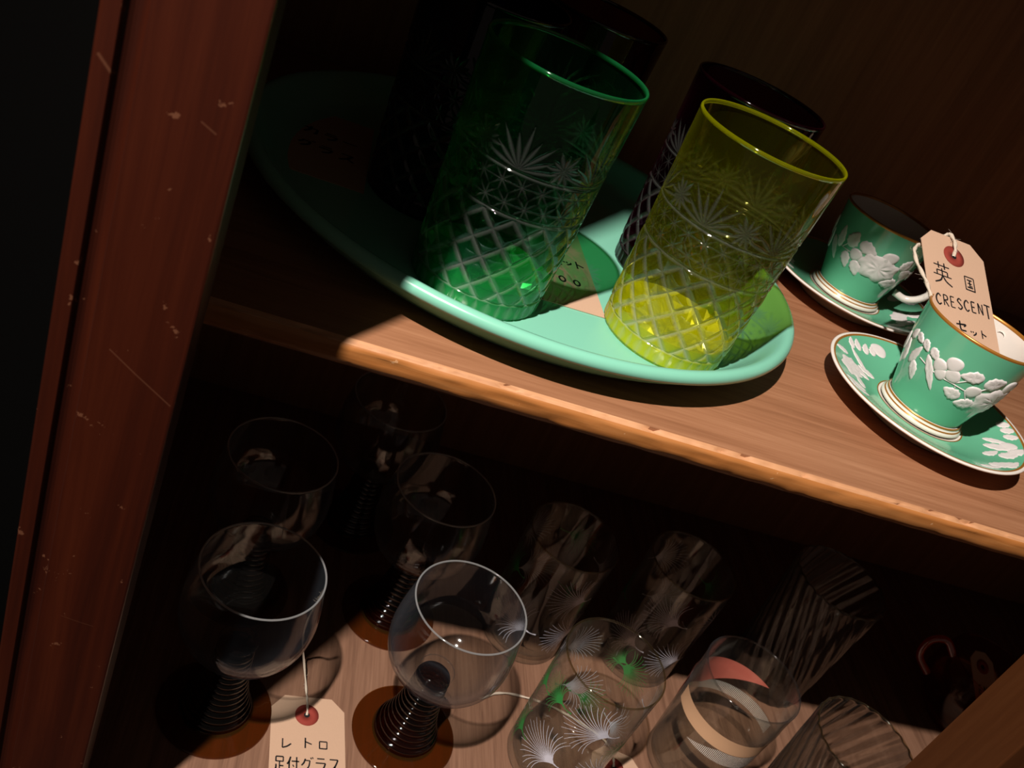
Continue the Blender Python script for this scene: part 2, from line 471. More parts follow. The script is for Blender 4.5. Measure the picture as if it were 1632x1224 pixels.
# ================================================================== cut glass tumblers
KH, KRB, KRT = 0.1254, 0.0356, 0.0404
def kiriko_pattern(th, t):
    """th, t grids -> cut depth 0..1 (unrolled pattern of the wheel cuts)"""
    s = th * 0.038
    cut = np.zeros_like(th)
    def groove(d, w): return np.clip(1.0 - np.abs(d) / w, 0, 1)
    def frac(x): return x - np.floor(x + 0.5)
    n, q = 15, 0.0160
    pitch = 2 * PI * 0.0375 / n
    in1 = ((t > 0.0105) & (t < 0.0560)).astype(float)
    for sg in (1, -1):
        ph = n * th / (2 * PI) + sg * t / q
        d = frac(ph) / math.hypot(1 / pitch, 1 / q)
        cut = np.maximum(cut, in1 * groove(d, 0.0020))
    for tt, w in ((0.0102, 0.0010), (0.0570, 0.0013), (0.0785, 0.0012)):
        cut = np.maximum(cut, groove(t - tt, w))
    # star hobnails, two rows between the rings, a third broken row above
    m = 24; cell = 2 * PI * 0.038 / m
    for row, tc in enumerate((0.0628, 0.0727)):
        u = frac(m * th / (2 * PI) + 0.5 * row) * cell
        v = t - tc
        r = np.hypot(u, v)
        ins = (np.abs(v) < 0.0050).astype(float)
        for k in range(4):
            a = k * PI / 4
            d = u * math.sin(a) - v * math.cos(a)
            cut = np.maximum(cut, 0.6 * ins * groove(d, 0.00050) * np.clip(1.25 - r / 0.0056, 0, 1))
    # fans of leaf cuts springing from the upper ring
    nf = 6; cf = 2 * PI * 0.0392 / nf
    for off, tc, ang, rl in ((0.0, 0.0800, np.linspace(12, 168, 9), 0.0215), (0.5, 0.0865, np.arange(0, 360, 30), 0.0098)):
        u = frac(nf * th / (2 * PI) + off) * cf
        v = t - tc
        r = np.hypot(u, v)
        for k, a in enumerate(ang):
            a = math.radians(a)
            al = u * math.cos(a) + v * math.sin(a); pe = u * math.sin(a) - v * math.cos(a)
            L = rl * (1.0 if k % 2 == 0 else 0.80)
            w = 0.00125 * np.sin(np.clip(al / L, 0, 1) * PI) + 1e-6
            cut = np.maximum(cut, ((al > 0) & (al < L)) * 0.62 * groove(pe, w) ** 0.6)
    # leaf flutes round the foot
    nb = 18; cb = 2 * PI * 0.0356 / nb
    for off in (0.0, 0.5):
        u = frac(nb * th / (2 * PI) + off) * cb
        w = 0.0034 * np.sin(np.clip(t / 0.0098, 0, 1) * PI) * (1 if off == 0 else 0.55) + 1e-6
        cut = np.maximum(cut, 0.4 * groove(u, w) * (t < 0.0098))
    return cut

def kiriko_meshes():
    nu, nv = 840, 400
    th = np.linspace(0, 2 * PI, nu, endpoint=False)
    t = np.linspace(0.0, KH - 0.0014, nv)
    TH, T = np.meshgrid(th, t, indexing='ij')
    c = kiriko_pattern(TH, T)
    R = KRB + (KRT - KRB) * (T / KH) - 0.0010 * c
    ph = 15 * TH / (2 * PI)
    pil = np.abs(np.sin(PI * (ph + T / 0.016)) * np.sin(PI * (ph - T / 0.016))) * ((T > 0.0105) & (T < 0.056))
    R = R + 0.0005 * pil
    R = np.where(T < 0.0016, R - (0.0016 - T) * 0.6, R)
    P = np.stack([R * np.cos(TH), R * np.sin(TH), T], -1)
    wall = grid('wall', P, wu=True, attr=c)
    # rounded lip
    prof = [(KRT - 0.0014, KH - 0.0022), (KRT - 0.0014, KH - 0.0008), (KRT - 0.0011, KH - 0.0002), (KRT - 0.0006, KH), (KRT - 0.0002, KH - 0.0002), (KRT + 0.0001, KH - 0.0008), (KRT, KH - 0.0022)]
    rim = lathe('rim', prof, 96, closed=True)
    # thick foot with a ring of thumb cuts sunk in its upper face and a cut star underneath
    rng = np.random.default_rng(5)
    n, rad = 48, [0.0, 0.006, 0.012, 0.018, 0.0235, 0.0285, 0.0322, 0.0342, 0.0344, 0.0345]
    zz = [0.0085, 0.0078, 0.0080, 0.0100, 0.0088, 0.0108, 0.0150, 0.0150, 0.0080, 0.0012]
    P = np.zeros((n, len(rad), 3))
    for i in range(n):
        a = 2 * PI * i / n
        for j, (r, z) in enumerate(zip(rad, zz)):
            k = 0.0022 * math.cos(8 * a) * math.sin(PI * min(1, r / 0.032)) if 0 < j < 7 else 0
            k += rng.normal() * 0.0016 if 0 < j < 7 else 0
            P[i, j] = (r * math.cos(a), r * math.sin(a), z + k)
    top = grid('top', P, wu=True, smo=False)
    rad2 = [0.0345, 0.0330, 0.024, 0.012, 0.0]
    P = np.zeros((n, len(rad2), 3))
    for i in range(n):
        a = 2 * PI * i / n
        for j, r in enumerate(rad2):
            k = (0.0022 if i % 2 else 0.0) * math.sin(PI * min(1, r / 0.033))
            P[i, j] = (r * math.cos(a), r * math.sin(a), (0.0012 if j == 0 else 0.0004) + k)
    bot = grid('bot', P, wu=True, smo=False)
    return wall, rim, join('thick_foot', [top, bot])
kw, kr, kb = kiriko_meshes()
kb.polygons.foreach_set('use_smooth', np.zeros(len(kb.polygons), bool))
def kiriko_tumbler(colour, label, xy, rz, tz=TZ):
    t = thing('cut_glass_tumbler', label, 'tumbler', (xy[0], xy[1], tz), rz, 'cut glass tumblers on the mint tray')
    wm, bm_, rm = K[colour]
    for nm, me, mt in (('wall', kw, wm), ('thick_foot', kb, bm_), ('lip', kr, rm)):
        if len(me.materials) == 0: me.materials.append(mt)
        o = bpy.data.objects.new(nm, me); col.objects.link(o); o.parent = t
        o.material_slots[0].link = 'OBJECT'; o.material_slots[0].material = mt
    return t
kiriko_tumbler('green', 'emerald green cut glass tumbler at the front of the mint tray', (0.0993, 0.0828), 0.25)
kiriko_tumbler('yellow', 'bright yellow cut glass tumbler at the right of the mint tray', (0.2118, 0.0882), 0.9)
kiriko_tumbler('purple', 'dark purple cut glass tumbler standing behind the yellow one', (0.2330, 0.1760), 0.4)
kiriko_tumbler('red', 'dark red cut glass tumbler at the back of the tray behind the green one', (0.1400, 0.2250), 0.1)
kiriko_tumbler('blue', 'deep blue cut glass tumbler in shade at the left of the tray', (0.0700, 0.1680), 0.7)

# ================================================================== tags and cards
def card_mesh(w, L, c, hole=None, th=0.0004):
    """tag outline (top at y=0, downwards), corners cut by c"""
    if c > 0: out = [(-w, -L), (w, -L), (w, -c * 1.0), (w - c * 0.92, 0), (-w + c * 0.92, 0), (-w, -c * 1.0)]
    else: out = [(-w, -L), (w, -L), (w, 0), (-w, 0)]
    return prism('card', out, 0.0, th)
def ring_mesh(r0, r1, z0, z1, n=32):
    return lathe('washer', [(r0, z0), (r1, z0), (r1, z1), (r0, z1)], n, smo=False, closed=True)
def strokes(name, polys, width, z, jitter=0.0):
    """pen strokes as flat ribbons; polys: list of (points, optional width factor)"""
    ms = []
    V, F = [], []
    rng = random.Random(11)
    for pl in polys:
        p = np.array(pl, float)
        if len(p) > 2: p = spline(p, 6 * (len(p) - 1))
        tan = np.gradient(p, axis=0); tan /= np.linalg.norm(tan, axis=1)[:, None] + 1e-12
        nn = np.stack([-tan[:, 1], tan[:, 0]], 1)
        m = len(p)
        w = width * (0.8 + 0.4 * np.sin(np.linspace(0.5, 2.6, m))) * (0.85 + 0.3 * rng.random())
        b = len(V)
        for i in range(m):
            V.append((*(p[i] + nn[i] * w[i]), z)); V.append((*(p[i] - nn[i] * w[i]), z))
        for i in range(m - 1):
            F.append((b + 2 * i, b + 2 * i + 1, b + 2 * i + 3, b + 2 * i + 2))
    me = mesh_np(name, V, F)
    return me
def place(polys, x, y, sx, sy=None, shear=0.0):
    sy = sx if sy is None else sy
    return [[(x + sx * a + shear * sy * b, y + sy * b) for a, b in pl] for pl in polys]
# glyph strokes in a unit box (x right, y up)
G = {
 'C': [[(.85, .8), (.5, 1), (.12, .7), (.1, .3), (.45, 0), (.85, .18)]],
 'R': [[(.15, 0), (.15, 1)], [(.15, 1), (.7, .95), (.75, .62), (.18, .5)], [(.3, .5), (.85, 0)]],
 'E': [[(.75, 1), (.15, 1)], [(.15, 1), (.15, 0)], [(.15, .5), (.65, .52)], [(.15, 0), (.8, .02)]],
 'S': [[(.8, .85), (.45, 1), (.15, .75), (.5, .5), (.8, .25), (.45, 0), (.1, .12)]],
 'N': [[(.12, 0), (.14, 1)], [(.14, 1), (.8, 0)], [(.8, 0), (.82, 1)]],
 'T': [[(0, 1), (1, .98)], [(.5, 1), (.52, -.25)]],
 '0': [[(.5, 1), (.12, .7), (.15, .2), (.5, 0), (.85, .25), (.85, .75), (.5, 1)]],
 'ei': [[(.05, .86), (.95, .86)], [(.33, 1.02), (.33, .72)], [(.67, 1.02), (.67, .72)], [(.2, .62), (.8, .62)], [(.2, .62), (.2, .40)], [(.8, .62), (.8, .40)],
        [(-.02, .40), (1.02, .40)], [(.5, .74), (.5, .40)], [(.5, .40), (.35, .16), (.02, 0)], [(.5, .40), (.68, .16), (1.0, .0)]],
 'koku': [[(.08, 1), (.08, 0)], [(.08, 1), (.92, 1)], [(.92, 1), (.92, 0)], [(.08, .03), (.92, .03)], [(.27, .78), (.73, .78)], [(.3, .53), (.7, .53)], [(.24, .24), (.76, .24)], [(.5, .78), (.5, .24)], [(.62, .40), (.70, .32)]],
 'se': [[(.0, .55), (.5, .66), (.95, .74), (.75, .5)], [(.38, 1), (.38, .3), (.5, .08), (.95, .12)]],
 'tsu': [[(.1, .55), (.18, .35)], [(.4, .6), (.46, .4)], [(.85, .62), (.75, .3), (.4, .0)]],
 'to': [[(.35, 1), (.35, 0)], [(.35, .62), (.85, .40)]],
 're': [[(.15, 1), (.15, .03)], [(.15, .03), (.55, .2), (.9, .5)]],
 'ro': [[(.1, .9), (.1, .05)], [(.1, .9), (.9, .9)], [(.9, .9), (.88, .05)], [(.1, .08), (.88, .08)]],
 'ashi': [[(.22, 1), (.22, .66)], [(.22, 1), (.82, 1)], [(.82, 1), (.82, .66)], [(.22, .68), (.82, .68)], [(.52, .66), (.52, .08)], [(.52, .38), (.85, .38)], [(.24, .48), (.22, .2), (.02, 0)], [(.16, .2), (.45, .05), (1.0, .02)]],
 'tsuki': [[(.28, 1), (.16, .68), (.0, .48)], [(.17, .68), (.17, 0)], [(.36, .70), (1, .70)], [(.78, 1), (.78, .08)], [(.78, .08), (.62, .14)], [(.46, .46), (.56, .32)]],
 'gu': [[(.36, .9), (.24, .62), (.04, .42)], [(.3, .78), (.74, .78)], [(.74, .78), (.62, .34), (.22, 0)], [(.80, 1.0), (.86, .88)], [(.94, 1.04), (1.0, .92)]],
 'ra': [[(.2, .92), (.82, .92)], [(.08, .62), (.9, .62)], [(.9, .62), (.7, .24), (.3, 0)]],
 'su': [[(.12, .88), (.82, .88)], [(.82, .88), (.55, .4), (.06, 0)], [(.5, .4), (.92, .03)]],
 'ka': [[(.05, .7), (.85, .7)], [(.85, .7), (.8, .1), (.65, .08)], [(.45, 1), (.4, .5), (.08, 0)]],
 'bar': [[(.05, .5), (.95, .5)]],
 'yen': [[(.1, 1), (.5, .55)], [(.9, 1), (.5, .55)], [(.5, .55), (.5, 0)], [(.2, .45), (.8, .45)], [(.2, .25), (.8, .25)]],
}
def eyelet(parent, x, y, r=0.0078):
    o = obj('washer', ring_mesh(0.0020, r, 0.0004, 0.0007), M['washer'], parent, (x, y, 0))
    o['label'] = 'red paper washer round the string hole'
    obj('hole', lathe('hole', [(0.0, 0.00045), (0.0021, 0.00045)], 16), M['ink'], parent, (x, y, 0))
def twine(name, path, parent, r=0.00055, fuzz=0, seed=0):
    p = spline(path, 60)
    me = tube(name, p, r, 8, twist=0.55, lump=0.28)
    if fuzz:
        rng = np.random.default_rng(seed); ms = [me]
        for _ in range(fuzz):
            a = p[rng.integers(2, len(p) - 2)]; d = rng.normal(size=3); d /= np.linalg.norm(d)
            L = 0.0015 + 0.003 * rng.random(); c = rng.normal(size=3) * 0.001
            ms.append(tube('f', spline([a, a + d * L * .5 + c, a + d * L], 8), 0.00005, 3))
        me = join(name, ms)
        smooth(me)
    return obj(name, me, M['twine'], parent)

# tag standing in the front cup
tag = thing('price_tag', 'manila tag reading CRESCENT with a red washer, propped in the front teacup', 'tag')
e1, e2 = Vector((1, 0, 0)), Vector((0, 0.9008, 0.4343)).normalized()
mt = Matrix((e1, e2, e1.cross(e2))).transposed().to_4x4(); mt.translation = Vector((0.3927, 0.1717, 0.0945))
tag.matrix_world = mt
obj('card', card_mesh(0.0245, 0.0900, 0.0100), M['paper'], tag)
eyelet(tag, 0.0, -0.0155)
tx = place(G['ei'], -0.0182, -0.0415, 0.0132, 0.0165) + place(G['koku'], 0.0054, -0.0390, 0.0082, 0.0105)
for k, ch in enumerate('CRESCENT'):
    tx += place(G[ch], -0.0195 + k * 0.00535, -0.0585 + 0.0006 * k, 0.0046, 0.0080)
tx += place(G['se'], -0.0065, -0.0730, 0.0075, 0.0072) + place(G['tsu'], 0.0035, -0.0735, 0.0055, 0.0050) + place(G['to'], 0.0105, -0.0735, 0.0062, 0.0060)
obj('handwriting', strokes('handwriting', tx, 0.00046, 0.00055), M['ink'], tag)
twine('string', [(0.0, -0.0155, 0.0003), (0.0004, -0.0100, 0.0022), (0.0006, -0.0040, 0.0022), (-0.0005, 0.0018, 0.0010), (-0.003, 0.0015, -0.0012), (-0.0150, -0.0075, -0.0040),
                 (-0.0260, -0.0150, -0.0020), (-0.0315, -0.0240, 0.0004), (-0.0305, -0.0330, 0.0006), (-0.0270, -0.0410, 0.0006), (-0.0250, -0.0480, 0.0008), (-0.0240, -0.0560, 0.0010)], tag, 0.00105, 70, 2)

# card on the tray between the green and yellow tumblers
c1 = thing('price_card', 'tan handwritten price card lying between the green and yellow tumblers', 'card', (0.1480, 0.1860, TZ + 0.0002), 0.05)
obj('card', card_mesh(0.0242, 0.0985, 0.0), M['paper'], c1)
tx = place(G['ka'], -0.020, -0.030, 0.010) + place(G['ra'], -0.008, -0.030, 0.010) + place(G['bar'], 0.004, -0.030, 0.010)
tx += place(G['gu'], -0.0215, -0.050, 0.009, 0.010) + place(G['ra'], -0.0115, -0.050, 0.009, 0.010) + place(G['su'], -0.002, -0.0495, 0.008, 0.010) + place(G['tsu'], 0.0065, -0.0470, 0.0068, 0.0060) + place(G['to'], 0.0130, -0.0480, 0.0088, 0.0085)
tx += place(G['0'], 0.0005, -0.0700, 0.0046, 0.0062) + place(G['0'], 0.0098, -0.0700, 0.0046, 0.0062)
obj('handwriting', strokes('handwriting', tx, 0.0006, 0.0006), M['ink'], c1)
c2 = thing('price_card', 'dim tan price card lying in the shade at the left of the tray', 'card', (0.0100, 0.2420, TZ + 0.0002), 0.0)
obj('card', card_mesh(0.0242, 0.0990, 0.0), M['paper'], c2)
tx = place(G['ka'], -0.018, -0.040, 0.010) + place(G['ra'], -0.006, -0.042, 0.010) + place(G['bar'], 0.006, -0.042, 0.010)
tx += place(G['gu'], -0.019, -0.062, 0.010) + place(G['ra'], -0.007, -0.063, 0.010) + place(G['su'], 0.006, -0.064, 0.010)
obj('handwriting', strokes('handwriting', tx, 0.0007, 0.0006), M['ink'], c2)

# tag on the lower shelf
t2 = thing('price_tag', 'manila tag with katakana handwriting and red washer lying by the front goblets', 'tag', (0.1008, 0.0525, ZL + 0.0004), 0.105)
obj('card', card_mesh(0.0248, 0.0960, 0.0095), M['paper'], t2)
eyelet(t2, -0.0010, -0.0140, 0.0080)
tx = place(G['re'], -0.0178, -0.0395, 0.0075, 0.0068) + place(G['to'], -0.0048, -0.0385, 0.0085, 0.0075) + place(G['ro'], 0.0070, -0.0385, 0.0062, 0.0062)
for k, ch in enumerate(('ashi', 'tsuki', 'gu', 'ra', 'su')):
    tx += place(G[ch], -0.0222 + k * 0.0089, -0.0560 + 0.0004 * k, 0.0078, 0.0102)
obj('handwriting', strokes('handwriting', tx, 0.00045, 0.00055), M['ink'], t2)
twine('string', [(-0.0010, -0.0140, 0.0003), (-0.0012, -0.0090, 0.0022), (-0.0016, -0.0030, 0.0024), (-0.0024, 0.0035, 0.0030), (-0.0060, 0.0140, 0.0120), (-0.0120, 0.0180, 0.0300),
                 (-0.0170, 0.0120, 0.0520), (-0.0200, 0.0040, 0.0780), (-0.0215, -0.0050, 0.1000), (-0.0225, -0.0100, 0.1200)], t2, 0.0007, 18, 4)
t3 = thing('price_tag', 'corner of a manila tag lying between the ginkgo and the coral banded tumblers', 'tag', (0.3365, 0.0570, ZL + 0.0004), -0.25)
obj('card', card_mesh(0.0200, 0.0900, 0.0095), M['paper'], t3)
eyelet(t3, -0.002, -0.0150, 0.0080)
twine('string', [(-0.002, -0.0150, 0.0003), (-0.0040, -0.0080, 0.0022), (-0.0100, 0.0020, 0.0020), (-0.0300, 0.0100, 0.0014), (-0.0620, 0.0140, 0.0012), (-0.0950, 0.0080, 0.0012), (-0.1120, -0.0060, 0.0012)], t3, 0.0008)

# ================================================================== goblets
GH, GR, GF = 0.1346, 0.0363, 0.0366
def goblet_parts():
    outer = spline([(0.0030, 0.0640), (0.0120, 0.0645), (0.0235, 0.0685), (0.0330, 0.0765), (0.0388, 0.0870), (0.0408, 0.0990), (0.0401, 0.1120), (0.0382, 0.1255), (GR + 0.0004, GH - 0.0006)], 64)
    inner = spline([(GR - 0.0006, GH - 0.0006), (0.0371, 0.1255), (0.0390, 0.1120), (0.0396, 0.0990), (0.0375, 0.0880), (0.0318, 0.0785), (0.0225, 0.0718), (0.0130, 0.0695), (0.0122, 0.0706), (0.0100, 0.0716), (0.0, 0.0718)], 64)
    prof = np.vstack([outer, [(GR + 0.0001, GH), (GR - 0.0003, GH)], inner])
    bowl = lathe('bowl', prof, 96)
    lip = lathe('lip', [(GR + 0.0006 * math.cos(a), GH + 0.0006 * math.sin(a)) for a in np.linspace(0, 2 * PI, 8, endpoint=False)], 96, closed=True)
    # ribbed stem: stacked rings that swell to the foot
    pr = [(0.0, 0.0650), (0.0112, 0.0648)]
    nr = 13
    for k in range(nr):
        z = 0.0620 - k * 0.00455
        r = 0.0106 + 0.0036 * (k / nr) + 0.0072 * (k / (nr - 1)) ** 3
        for a in np.linspace(0.15, PI - 0.15, 6):
            pr.append((r + 0.0014 * math.sin(a), z + 0.00227 * math.cos(a)))
    pr += [(0.0232, 0.0036)]
    stem = lathe('stem', pr, 64)
    foot = lathe('foot', spline([(0.0215, 0.0046), (0.0260, 0.0037), (0.0330, 0.0026), (GF - 0.0008, 0.0022), (GF, 0.0014), (GF - 0.0006, 0.0003), (0.0330, 0.0001), (0.0200, 0.0004), (0.0, 0.0006)], 40), 96)
    return bowl, lip, stem, foot
gm = goblet_parts()
def goblet(label, xy, rz=0):
    g = thing('goblet', label, 'goblet', (xy[0], xy[1], ZL + 0.0001), rz, 'amber stemmed goblets on the lower shelf')
    obj('bowl', gm[0], M['clear'], g); obj('lip', gm[1], M['clear_lip'], g)
    o = obj('stem', gm[2], M['dark_amber'], g); o['label'] = 'ribbed dark amber stem'
    o = obj('foot', gm[3], M['amber'], g); o['label'] = 'round amber foot'
    return g
goblet('brightly lit clear goblet with ribbed amber stem, beside the ginkgo tumblers', (0.1687, 0.0396))
goblet('clear goblet with ribbed amber stem at the front left, half in shade, beside the tag', (0.0413, 0.0314))
goblet('dim clear goblet behind the front left one, next to the cabinet post', (0.0388, 0.1343))
goblet('dim clear goblet with lit amber foot standing right behind the brightly lit one', (0.1530, 0.1421))
goblet('barely visible clear goblet farthest back under the upper shelf', (0.1165, 0.2303))

# ================================================================== printed and swirled tumblers
def tumbler_shell(H, Rt, Rb, th=0.0011, n=96, swirl=0, amp=0.0, twist=0.0, prof_out=None, base=0.006):
    nv = 60
    zs = np.linspace(0.0012, H, nv)
    Ro = (lambda z: Rb + (Rt - Rb) * z / H) if prof_out is None else prof_out
    th_ = np.linspace(0, 2 * PI, n, endpoint=False)
    rows = []
    rows += [(0.0, 0.0010, 0), (Rb * 0.5, 0.0008, 0), (Rb - 0.0030, 0.0, 0), (Rb - 0.0012, 0.0002, 0.3)]
    rows += [(Ro(z), z, 1.0) for z in zs]
    rows += [(Ro(H) - th * 0.5, H + 0.0004, 1.0)]
    rows += [(Ro(z) - th, z, 1.0) for z in zs[::-1] if z > base + 0.003]
    rows += [(Rb - th - 0.0015, base + 0.0008, 0.6), (Rb * 0.6, base, 0.2), (0.0, base, 0)]
    P = np.zeros((n, len(rows), 3))
    for j, (r, z, w) in enumerate(rows):
        rr = r
        if swirl:
            ph = swirl * th_ + twist * z / H * swirl
            rr = r + amp * w * np.cos(ph) * min(1, z / 0.01 + 0.2)
        P[:, j, 0] = np.cos(th_) * rr; P[:, j, 1] = np.sin(th_) * rr; P[:, j, 2] = z
    return grid('shell', P, wu=True)
def lip_mesh(R, H, r=0.0007):
    return lathe('lip', [(R + r * math.cos(a), H + r * math.sin(a)) for a in np.linspace(0, 2 * PI, 8, endpoint=False)], 96, closed=True)

TH_, TRT, TRB = 0.1112, 0.0362, 0.0338
def on_wall(a, z, off, Rt=TRT, Rb=TRB, H=TH_):
    r = Rb + (Rt - Rb) * z / H + off
    return (r * math.cos(a), r * math.sin(a), z)
def ginkgo_leaf(a0, z0, direction, size, spread=80, n=21, off=0.00025):
    """fan of hair lines meeting at the leaf's base, with a solid heart and a stalk; direction in degrees on the unrolled wall"""
    V, F = [], []
    R = 0.0352
    def rib(pts, w):
        p = np.array(pts, float)
        tan = np.gradient(p, axis=0); tan /= np.linalg.norm(tan, axis=1)[:, None] + 1e-12
        nn = np.stack([-tan[:, 1], tan[:, 0]], 1); b = len(V); m = len(p)
        for i in range(m):
            ww = w[i] if hasattr(w, '__len__') else w
            for sg in (1, -1):
                q = p[i] + nn[i] * ww * sg
                V.append(on_wall(a0 + q[0] / R, z0 + q[1], off))
        for i in range(m - 1):
            F.append((b + 2 * i, b + 2 * i + 1, b + 2 * i + 3, b + 2 * i + 2))
    d0 = math.radians(direction)
    for k in range(n):
        f = (k / (n - 1) - 0.5) * 2
        a = d0 + math.radians(spread) * f
        L = 1.12 * size * (1.0 - 0.28 * f * f) * (1.0 if k % 2 == 0 else 0.95)
        bend = 0.55 * f
        pts = []
        for s in np.linspace(0.0, 1.0, 7):
            aa = d0 + (a - d0) * (0.40 + 0.60 * s)
            pts.append((s * L * math.cos(aa), s * L * math.sin(aa)))
        rib(pts, np.linspace(0.00030, 0.00011, 7))
    # stalk
    c, s_ = math.cos(d0 + PI), math.sin(d0 + PI)
    st = [(0, 0), (0.0025 * c, 0.0025 * s_), (0.005 * c - 0.0004 * s_, 0.005 * s_ + 0.0004 * c), (0.0078 * c - 0.0016 * s_, 0.0078 * s_ + 0.0016 * c)]
    rib(st, [0.0008, 0.00035, 0.0003, 0.0007])
    return mesh_np('ginkgo_leaf', V, F)
gk_shell = tumbler_shell(TH_, TRT, TRB)
gk_lip = lip_mesh(TRT - 0.0005, TH_)
def ginkgo_tumbler(label, xy, leaves):
    g = thing('ginkgo_tumbler', label, 'tumbler', (xy[0], xy[1], ZL + 0.0001), 0, 'ginkgo leaf tumblers on the lower shelf')
    obj('shell', gk_shell, M['clear_thin'], g); obj('lip', gk_lip, M['rim_gilt'], g)
    for (a, z, d, s, colr) in leaves:
        o = obj('ginkgo_leaf', ginkgo_leaf(math.radians(a), z, d, s), M['white_print' if colr == 'w' else 'green_print'], g)
        o['label'] = 'white printed ginkgo leaf' if colr == 'w' else 'green printed ginkgo leaf'
    return g
LV = [(276, .080, 168, .030, 'w'), (242.5, .036, 165, .030, 'w'), (182, .076, 175, .026, 'g'), (188, .030, 175, .026, 'g'), (92, .038, 170, .028, 'w'), (71, .033, 175, .024, 'g'), (350, .080, 160, .026, 'w'), (122, .081, 165, .024, 'w'),
      (310, .034, 170, .028, 'w'), (20, .036, 170, .028, 'w'), (48, .080, 175, .022, 'g'), (150, .034, 170, .026, 'w'), (215, .084, 170, .020, 'g'), (318, .060, 170, .018, 'g')]
LA = [(250, .036, 168, .030, 'w'), (15, .081, 165, .028, 'w'), (202, .0757, 175, .022, 'g'), (73, .084, 175, .022, 'g'), (300, .078, 168, .028, 'w'), (320, .036, 168, .028, 'w'), (180, .036, 170, .026, 'g'), (110, .036, 170, .028, 'w'), (140, .080, 170, .026, 'w'), (40, .036, 170, .024, 'g')]
LB = [(233, .038, 168, .028, 'w'), (236, .018, 172, .022, 'g'), (30, .080, 175, .022, 'g'), (262, .078, 168, .028, 'w'), (300, .036, 168, .028, 'w'), (335, .078, 168, .028, 'w'), (10, .036, 170, .026, 'w'), (80, .036, 170, .028, 'w'), (110, .080, 170, .026, 'w'), (170, .060, 170, .026, 'g')]
ginkgo_tumbler('clear tumbler printed with white ginkgo leaves, frontmost of the three', (0.2797, 0.0418), LV)
ginkgo_tumbler('clear ginkgo leaf tumbler standing behind and right of the brightly lit goblet', (0.2643, 0.1541), LA)
ginkgo_tumbler('clear ginkgo leaf tumbler at the back between its twin and the swirled glass', (0.3667, 0.1560), LB)

# coral and cream banded tumbler
def pink_tumbler():
    H, Rt, Rb = 0.105, 0.0370, 0.0330
    def prof(z):
        b = Rb + (Rt - Rb) * z / H
        return b + 0.0006 * math.exp(-((z - 0.080) / 0.006) ** 2)
    g = thing('banded_tumbler', 'clear tumbler with a cream band and a coral patch printed below its rim', 'tumbler', (0.3950, 0.0605, ZL + 0.0001), 0)
    obj('shell', tumbler_shell(H, Rt, Rb, prof_out=prof), M['clear_thin'], g)
    obj('lip', lip_mesh(Rt - 0.0005, H), M['clear'], g)
    def patch(name, a0, a1, zlo, zhi, mat, off=0.0003, n=60):
        P = np.zeros((n, 5, 3))
        for i, f in enumerate(np.linspace(0, 1, n)):
            a = math.radians(a0 + (a1 - a0) * f)
            lo, hi = zlo(f), zhi(f)
            for j in range(5):
                z = lo + (hi - lo) * j / 4; r = prof(z) + off
                P[i, j] = (r * math.cos(a), r * math.sin(a), z)
        return obj(name, grid(name, P), M[mat], g)
    o = patch('cream_band', 168, 304, lambda f: 0.0625, lambda f: 0.0762, 'cream_print'); o['label'] = 'cream printed band'
    o = patch('coral_patch', 27, 150, lambda f: max(0.0520, 0.0800 - 0.000395 * 123 * f), lambda f: 0.0802, 'pink_print'); o['label'] = 'coral printed crescent'
    def hatch(name, a0, a1, zc, hgt, n):
        V, F = [], []
        for k in range(n):
            f = k / (n - 1); a = math.radians(a0 + (a1 - a0) * f)
            hh = hgt(f); z1 = zc(f)
            da = 0.00022 / 0.036
            b = len(V)
            for (aa, z) in ((a - da, z1), (a + da, z1), (a + da, z1 + hh), (a - da, z1 + hh)):
                r = prof(z) + 0.0003; V.append((r * math.cos(aa), r * math.sin(aa), z))
            F.append((b, b + 1, b + 2, b + 3))
        o = obj(name, mesh_np(name, V, F), M['hatch_print'], g); o['label'] = 'finely hatched grey print'
    hatch('hatched_print', -8, 120, lambda f: 0.0560 - 0.0130 * f, lambda f: 0.0100, 72)
    hatch('hatched_print', 212, 312, lambda f: 0.0512 - 0.004 * f, lambda f: min(0.0108 + 0.004 * f, 0.0004 + 0.0330 * f), 56)
pink_tumbler()

def swirl_tumbler(label, xy, H, Rt, Rb, rz):
    g = thing('swirled_tumbler', label, 'tumbler', (xy[0], xy[1], ZL + 0.0001), rz, 'swirled ribbed tumblers on the lower shelf')
    obj('shell', tumbler_shell(H, Rt, Rb, n=220, swirl=22, amp=0.0009, twist=1.1), M['swirl'], g)
    obj('lip', lip_mesh(Rt - 0.0005, H), M['rim_gilt'], g)
swirl_tumbler('dim swirl-ribbed clear tumbler standing behind the coral banded one', (0.4990, 0.1650), 0.126, 0.0395, 0.0335, 0)
swirl_tumbler('swirl-ribbed clear tumbler at the front beside the right cabinet post', (0.4600, 0.0115), 0.120, 0.0364, 0.0325, 0.3)

